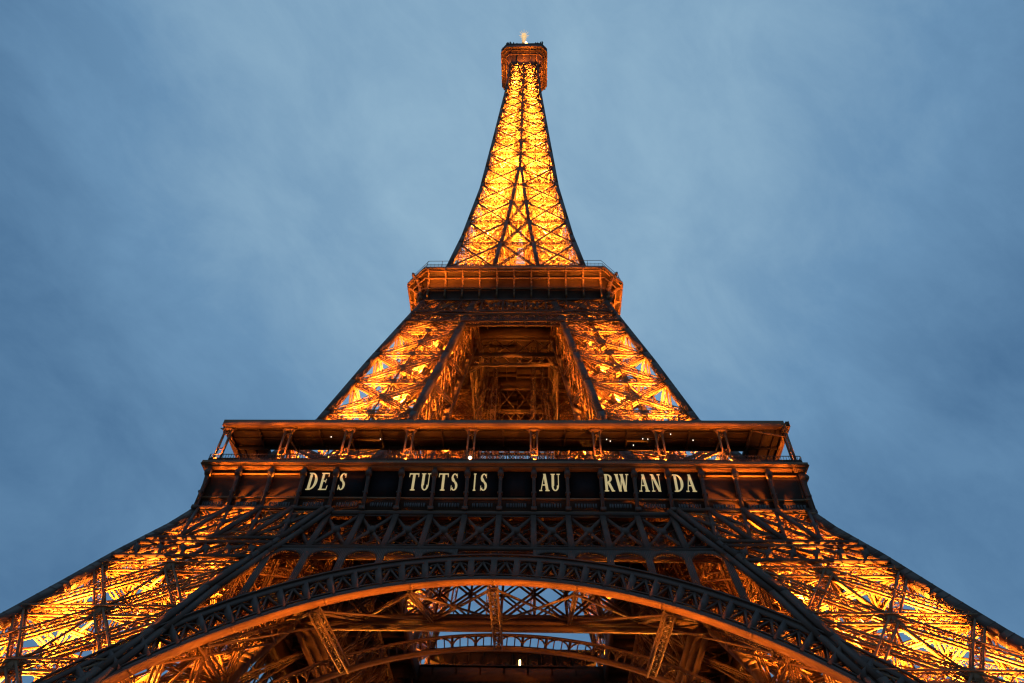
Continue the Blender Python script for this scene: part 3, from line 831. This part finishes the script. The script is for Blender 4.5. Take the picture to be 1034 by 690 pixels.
# ------------------------------------------------------------------ summit
sm = MB(); prof3 = []
for u in np.linspace(0, 1, 8):
    h = 5.0+3.2*(1-math.cos(u*PI/2)); z = 265.5+8.3*math.sin(u*PI/2); prof3.append((h, max(.05, 2.0*u), z))
pts = [[V3(a, b, z) for a, b in octo(h, c)] for h, c, z in prof3]
VV = [p for r in pts for p in r]; FF = []
for i in range(len(pts)-1):
    for j in range(2): FF.append((i*3+j, i*3+j+1, i*3+j+4, i*3+j+3))
sm.quads(VV, FF); sf = MB(); ring(sf, 8.3, 2.0, 273.6, 274.3, .35); ring(sf, 6.5, 1.0, 271, 271.3, .3); ring(sf, 7.4, 1.5, 272.8, 273.0, .2)
for x in (-4.5, -2.25, 0, 2.25, 4.5):
    for i in range(len(prof3)-1):
        h0, c0, z0 = prof3[i]; h1, c1, z1 = prof3[i+1]; sf.beam((x, -h0-.25, z0), (x*1.0, -h1-.25, z1), .25, .6, (0, 1, 0))
summit = sm.build('summit_gallery', IRON_SHADED, root); sf.build('fascia', IRON_LIT, summit)
sr = MB(); ring(sr, 8.2, 2.0, 274.3, 276.8, .2)
ring(sr, 8.3, 2.0, 276.8, 277.1, .3)
sr.build('parapet', IRON_SHADED, summit)
light(summit, (0, -7.4, 266.5), 750, (0, 0, 1), 150, .2)
light(summit, (5.5, -7.2, 266.5), 550, (0, 0, 1), 150, .2)
for k in (1, 2, 3): spin(summit, k)
cab = MB(); cab.box(-7.9, 7.9, -7.9, 7.9, 274.31, 274.6); cab.box(-5.2, 5.2, -5.2, 5.2, 274.6, 279.5); cab.box(-6, 6, -6, 6, 279.5, 279.9)
for z, r in ((280, 4.4), (283.5, 3.0), (287, 2.0)): cab.prism([(r*math.cos(u), r*math.sin(u), z) for u in np.linspace(0, 2*PI, 16, endpoint=False)], (0, 0, 3.5))
cabin = cab.build('summit_cabin', IRON_SHADED, root)
for i in range(26):
    s_ = random.choice((-1, 1)); x = random.uniform(-6.5, 6.5) if i > 8 else random.choice((-1, 1))*random.uniform(4.8, 6.8)
    y = -8.1 if i < 18 else random.uniform(-6, 6)
    an = MB(); h = random.uniform(.8, 2.2) if i > 8 else random.uniform(1.6, 3.4)
    an.beam((x, y, 277), (x, y, 277.2+h), .16, .16)
    if i % 2: an.box(x-.22, x+.22, y-.15, y+.15, 277.3, 277.2+h*.7)
    else: an.beam((x-.4, y, 277.2+h*.6), (x+.4, y, 277.2+h*.6), .08, .08)
    an.build('antenna', DARK, cabin)
ms = MB()
laced(ms, (-.5, 0, 290), (-.5, 0, 308), .9, NR, .9, 14, .2, .1)
mast = ms.build('mast', IRON_LIT, root)
bc = MB()
for z0, z1, r in ((302, 308.5, .75), (308.5, 311.5, 1.0), (311.5, 312.5, .6)):
    bc.prism([(-.5+r*math.cos(u), r*math.sin(u), z0) for u in np.linspace(0, 2*PI, 12, endpoint=False)], (0, 0, z1-z0))
for i in range(12):
    u = i*PI/6; bc.beam((-.5, 0, 309.5), (-.5+2.0*math.cos(u), 2.0*math.sin(u), 311.5+.8*(i % 2)), .12, .12)
bc.build('beacon', BEACON, mast)
b2_ = MB(); b2_.prism([(.5+.5*math.cos(u), -4+.5*math.sin(u), 290.) for u in np.linspace(0, 2*PI, 10, endpoint=False)], (0, 0, 1.0))
b2_.beam((.5, -4, 279), (.5, -4, 290), .2, .2)
b2_.build('beacon', WLAMP, mast)
light(cabin, (2.5, -4.5, 288), 900, (-.5, .6, 1), 90, .2)

# ------------------------------------------------------------------ ground
g = MB(); g.quads([(-6000, -6000, 0), (6000, -6000, 0), (6000, 6000, 0), (-6000, 6000, 0)], [(0, 1, 2, 3)])
ground = g.build("ground", mat('gravel_ground', (.20, .17, .13), .95, var=.25, scale=2.5, bump=.4)); ground['kind'] = 'structure'
g = MB(); g.quads([(-70, -140, .004), (70, -140, .004), (70, 140, .004), (-70, 140, .004)], [(0, 1, 2, 3)])
plz = g.build('pavement', mat('paving', (.13, .125, .12), .8, var=.2, scale=1.2, bump=.2)); plz['kind'] = 'structure'
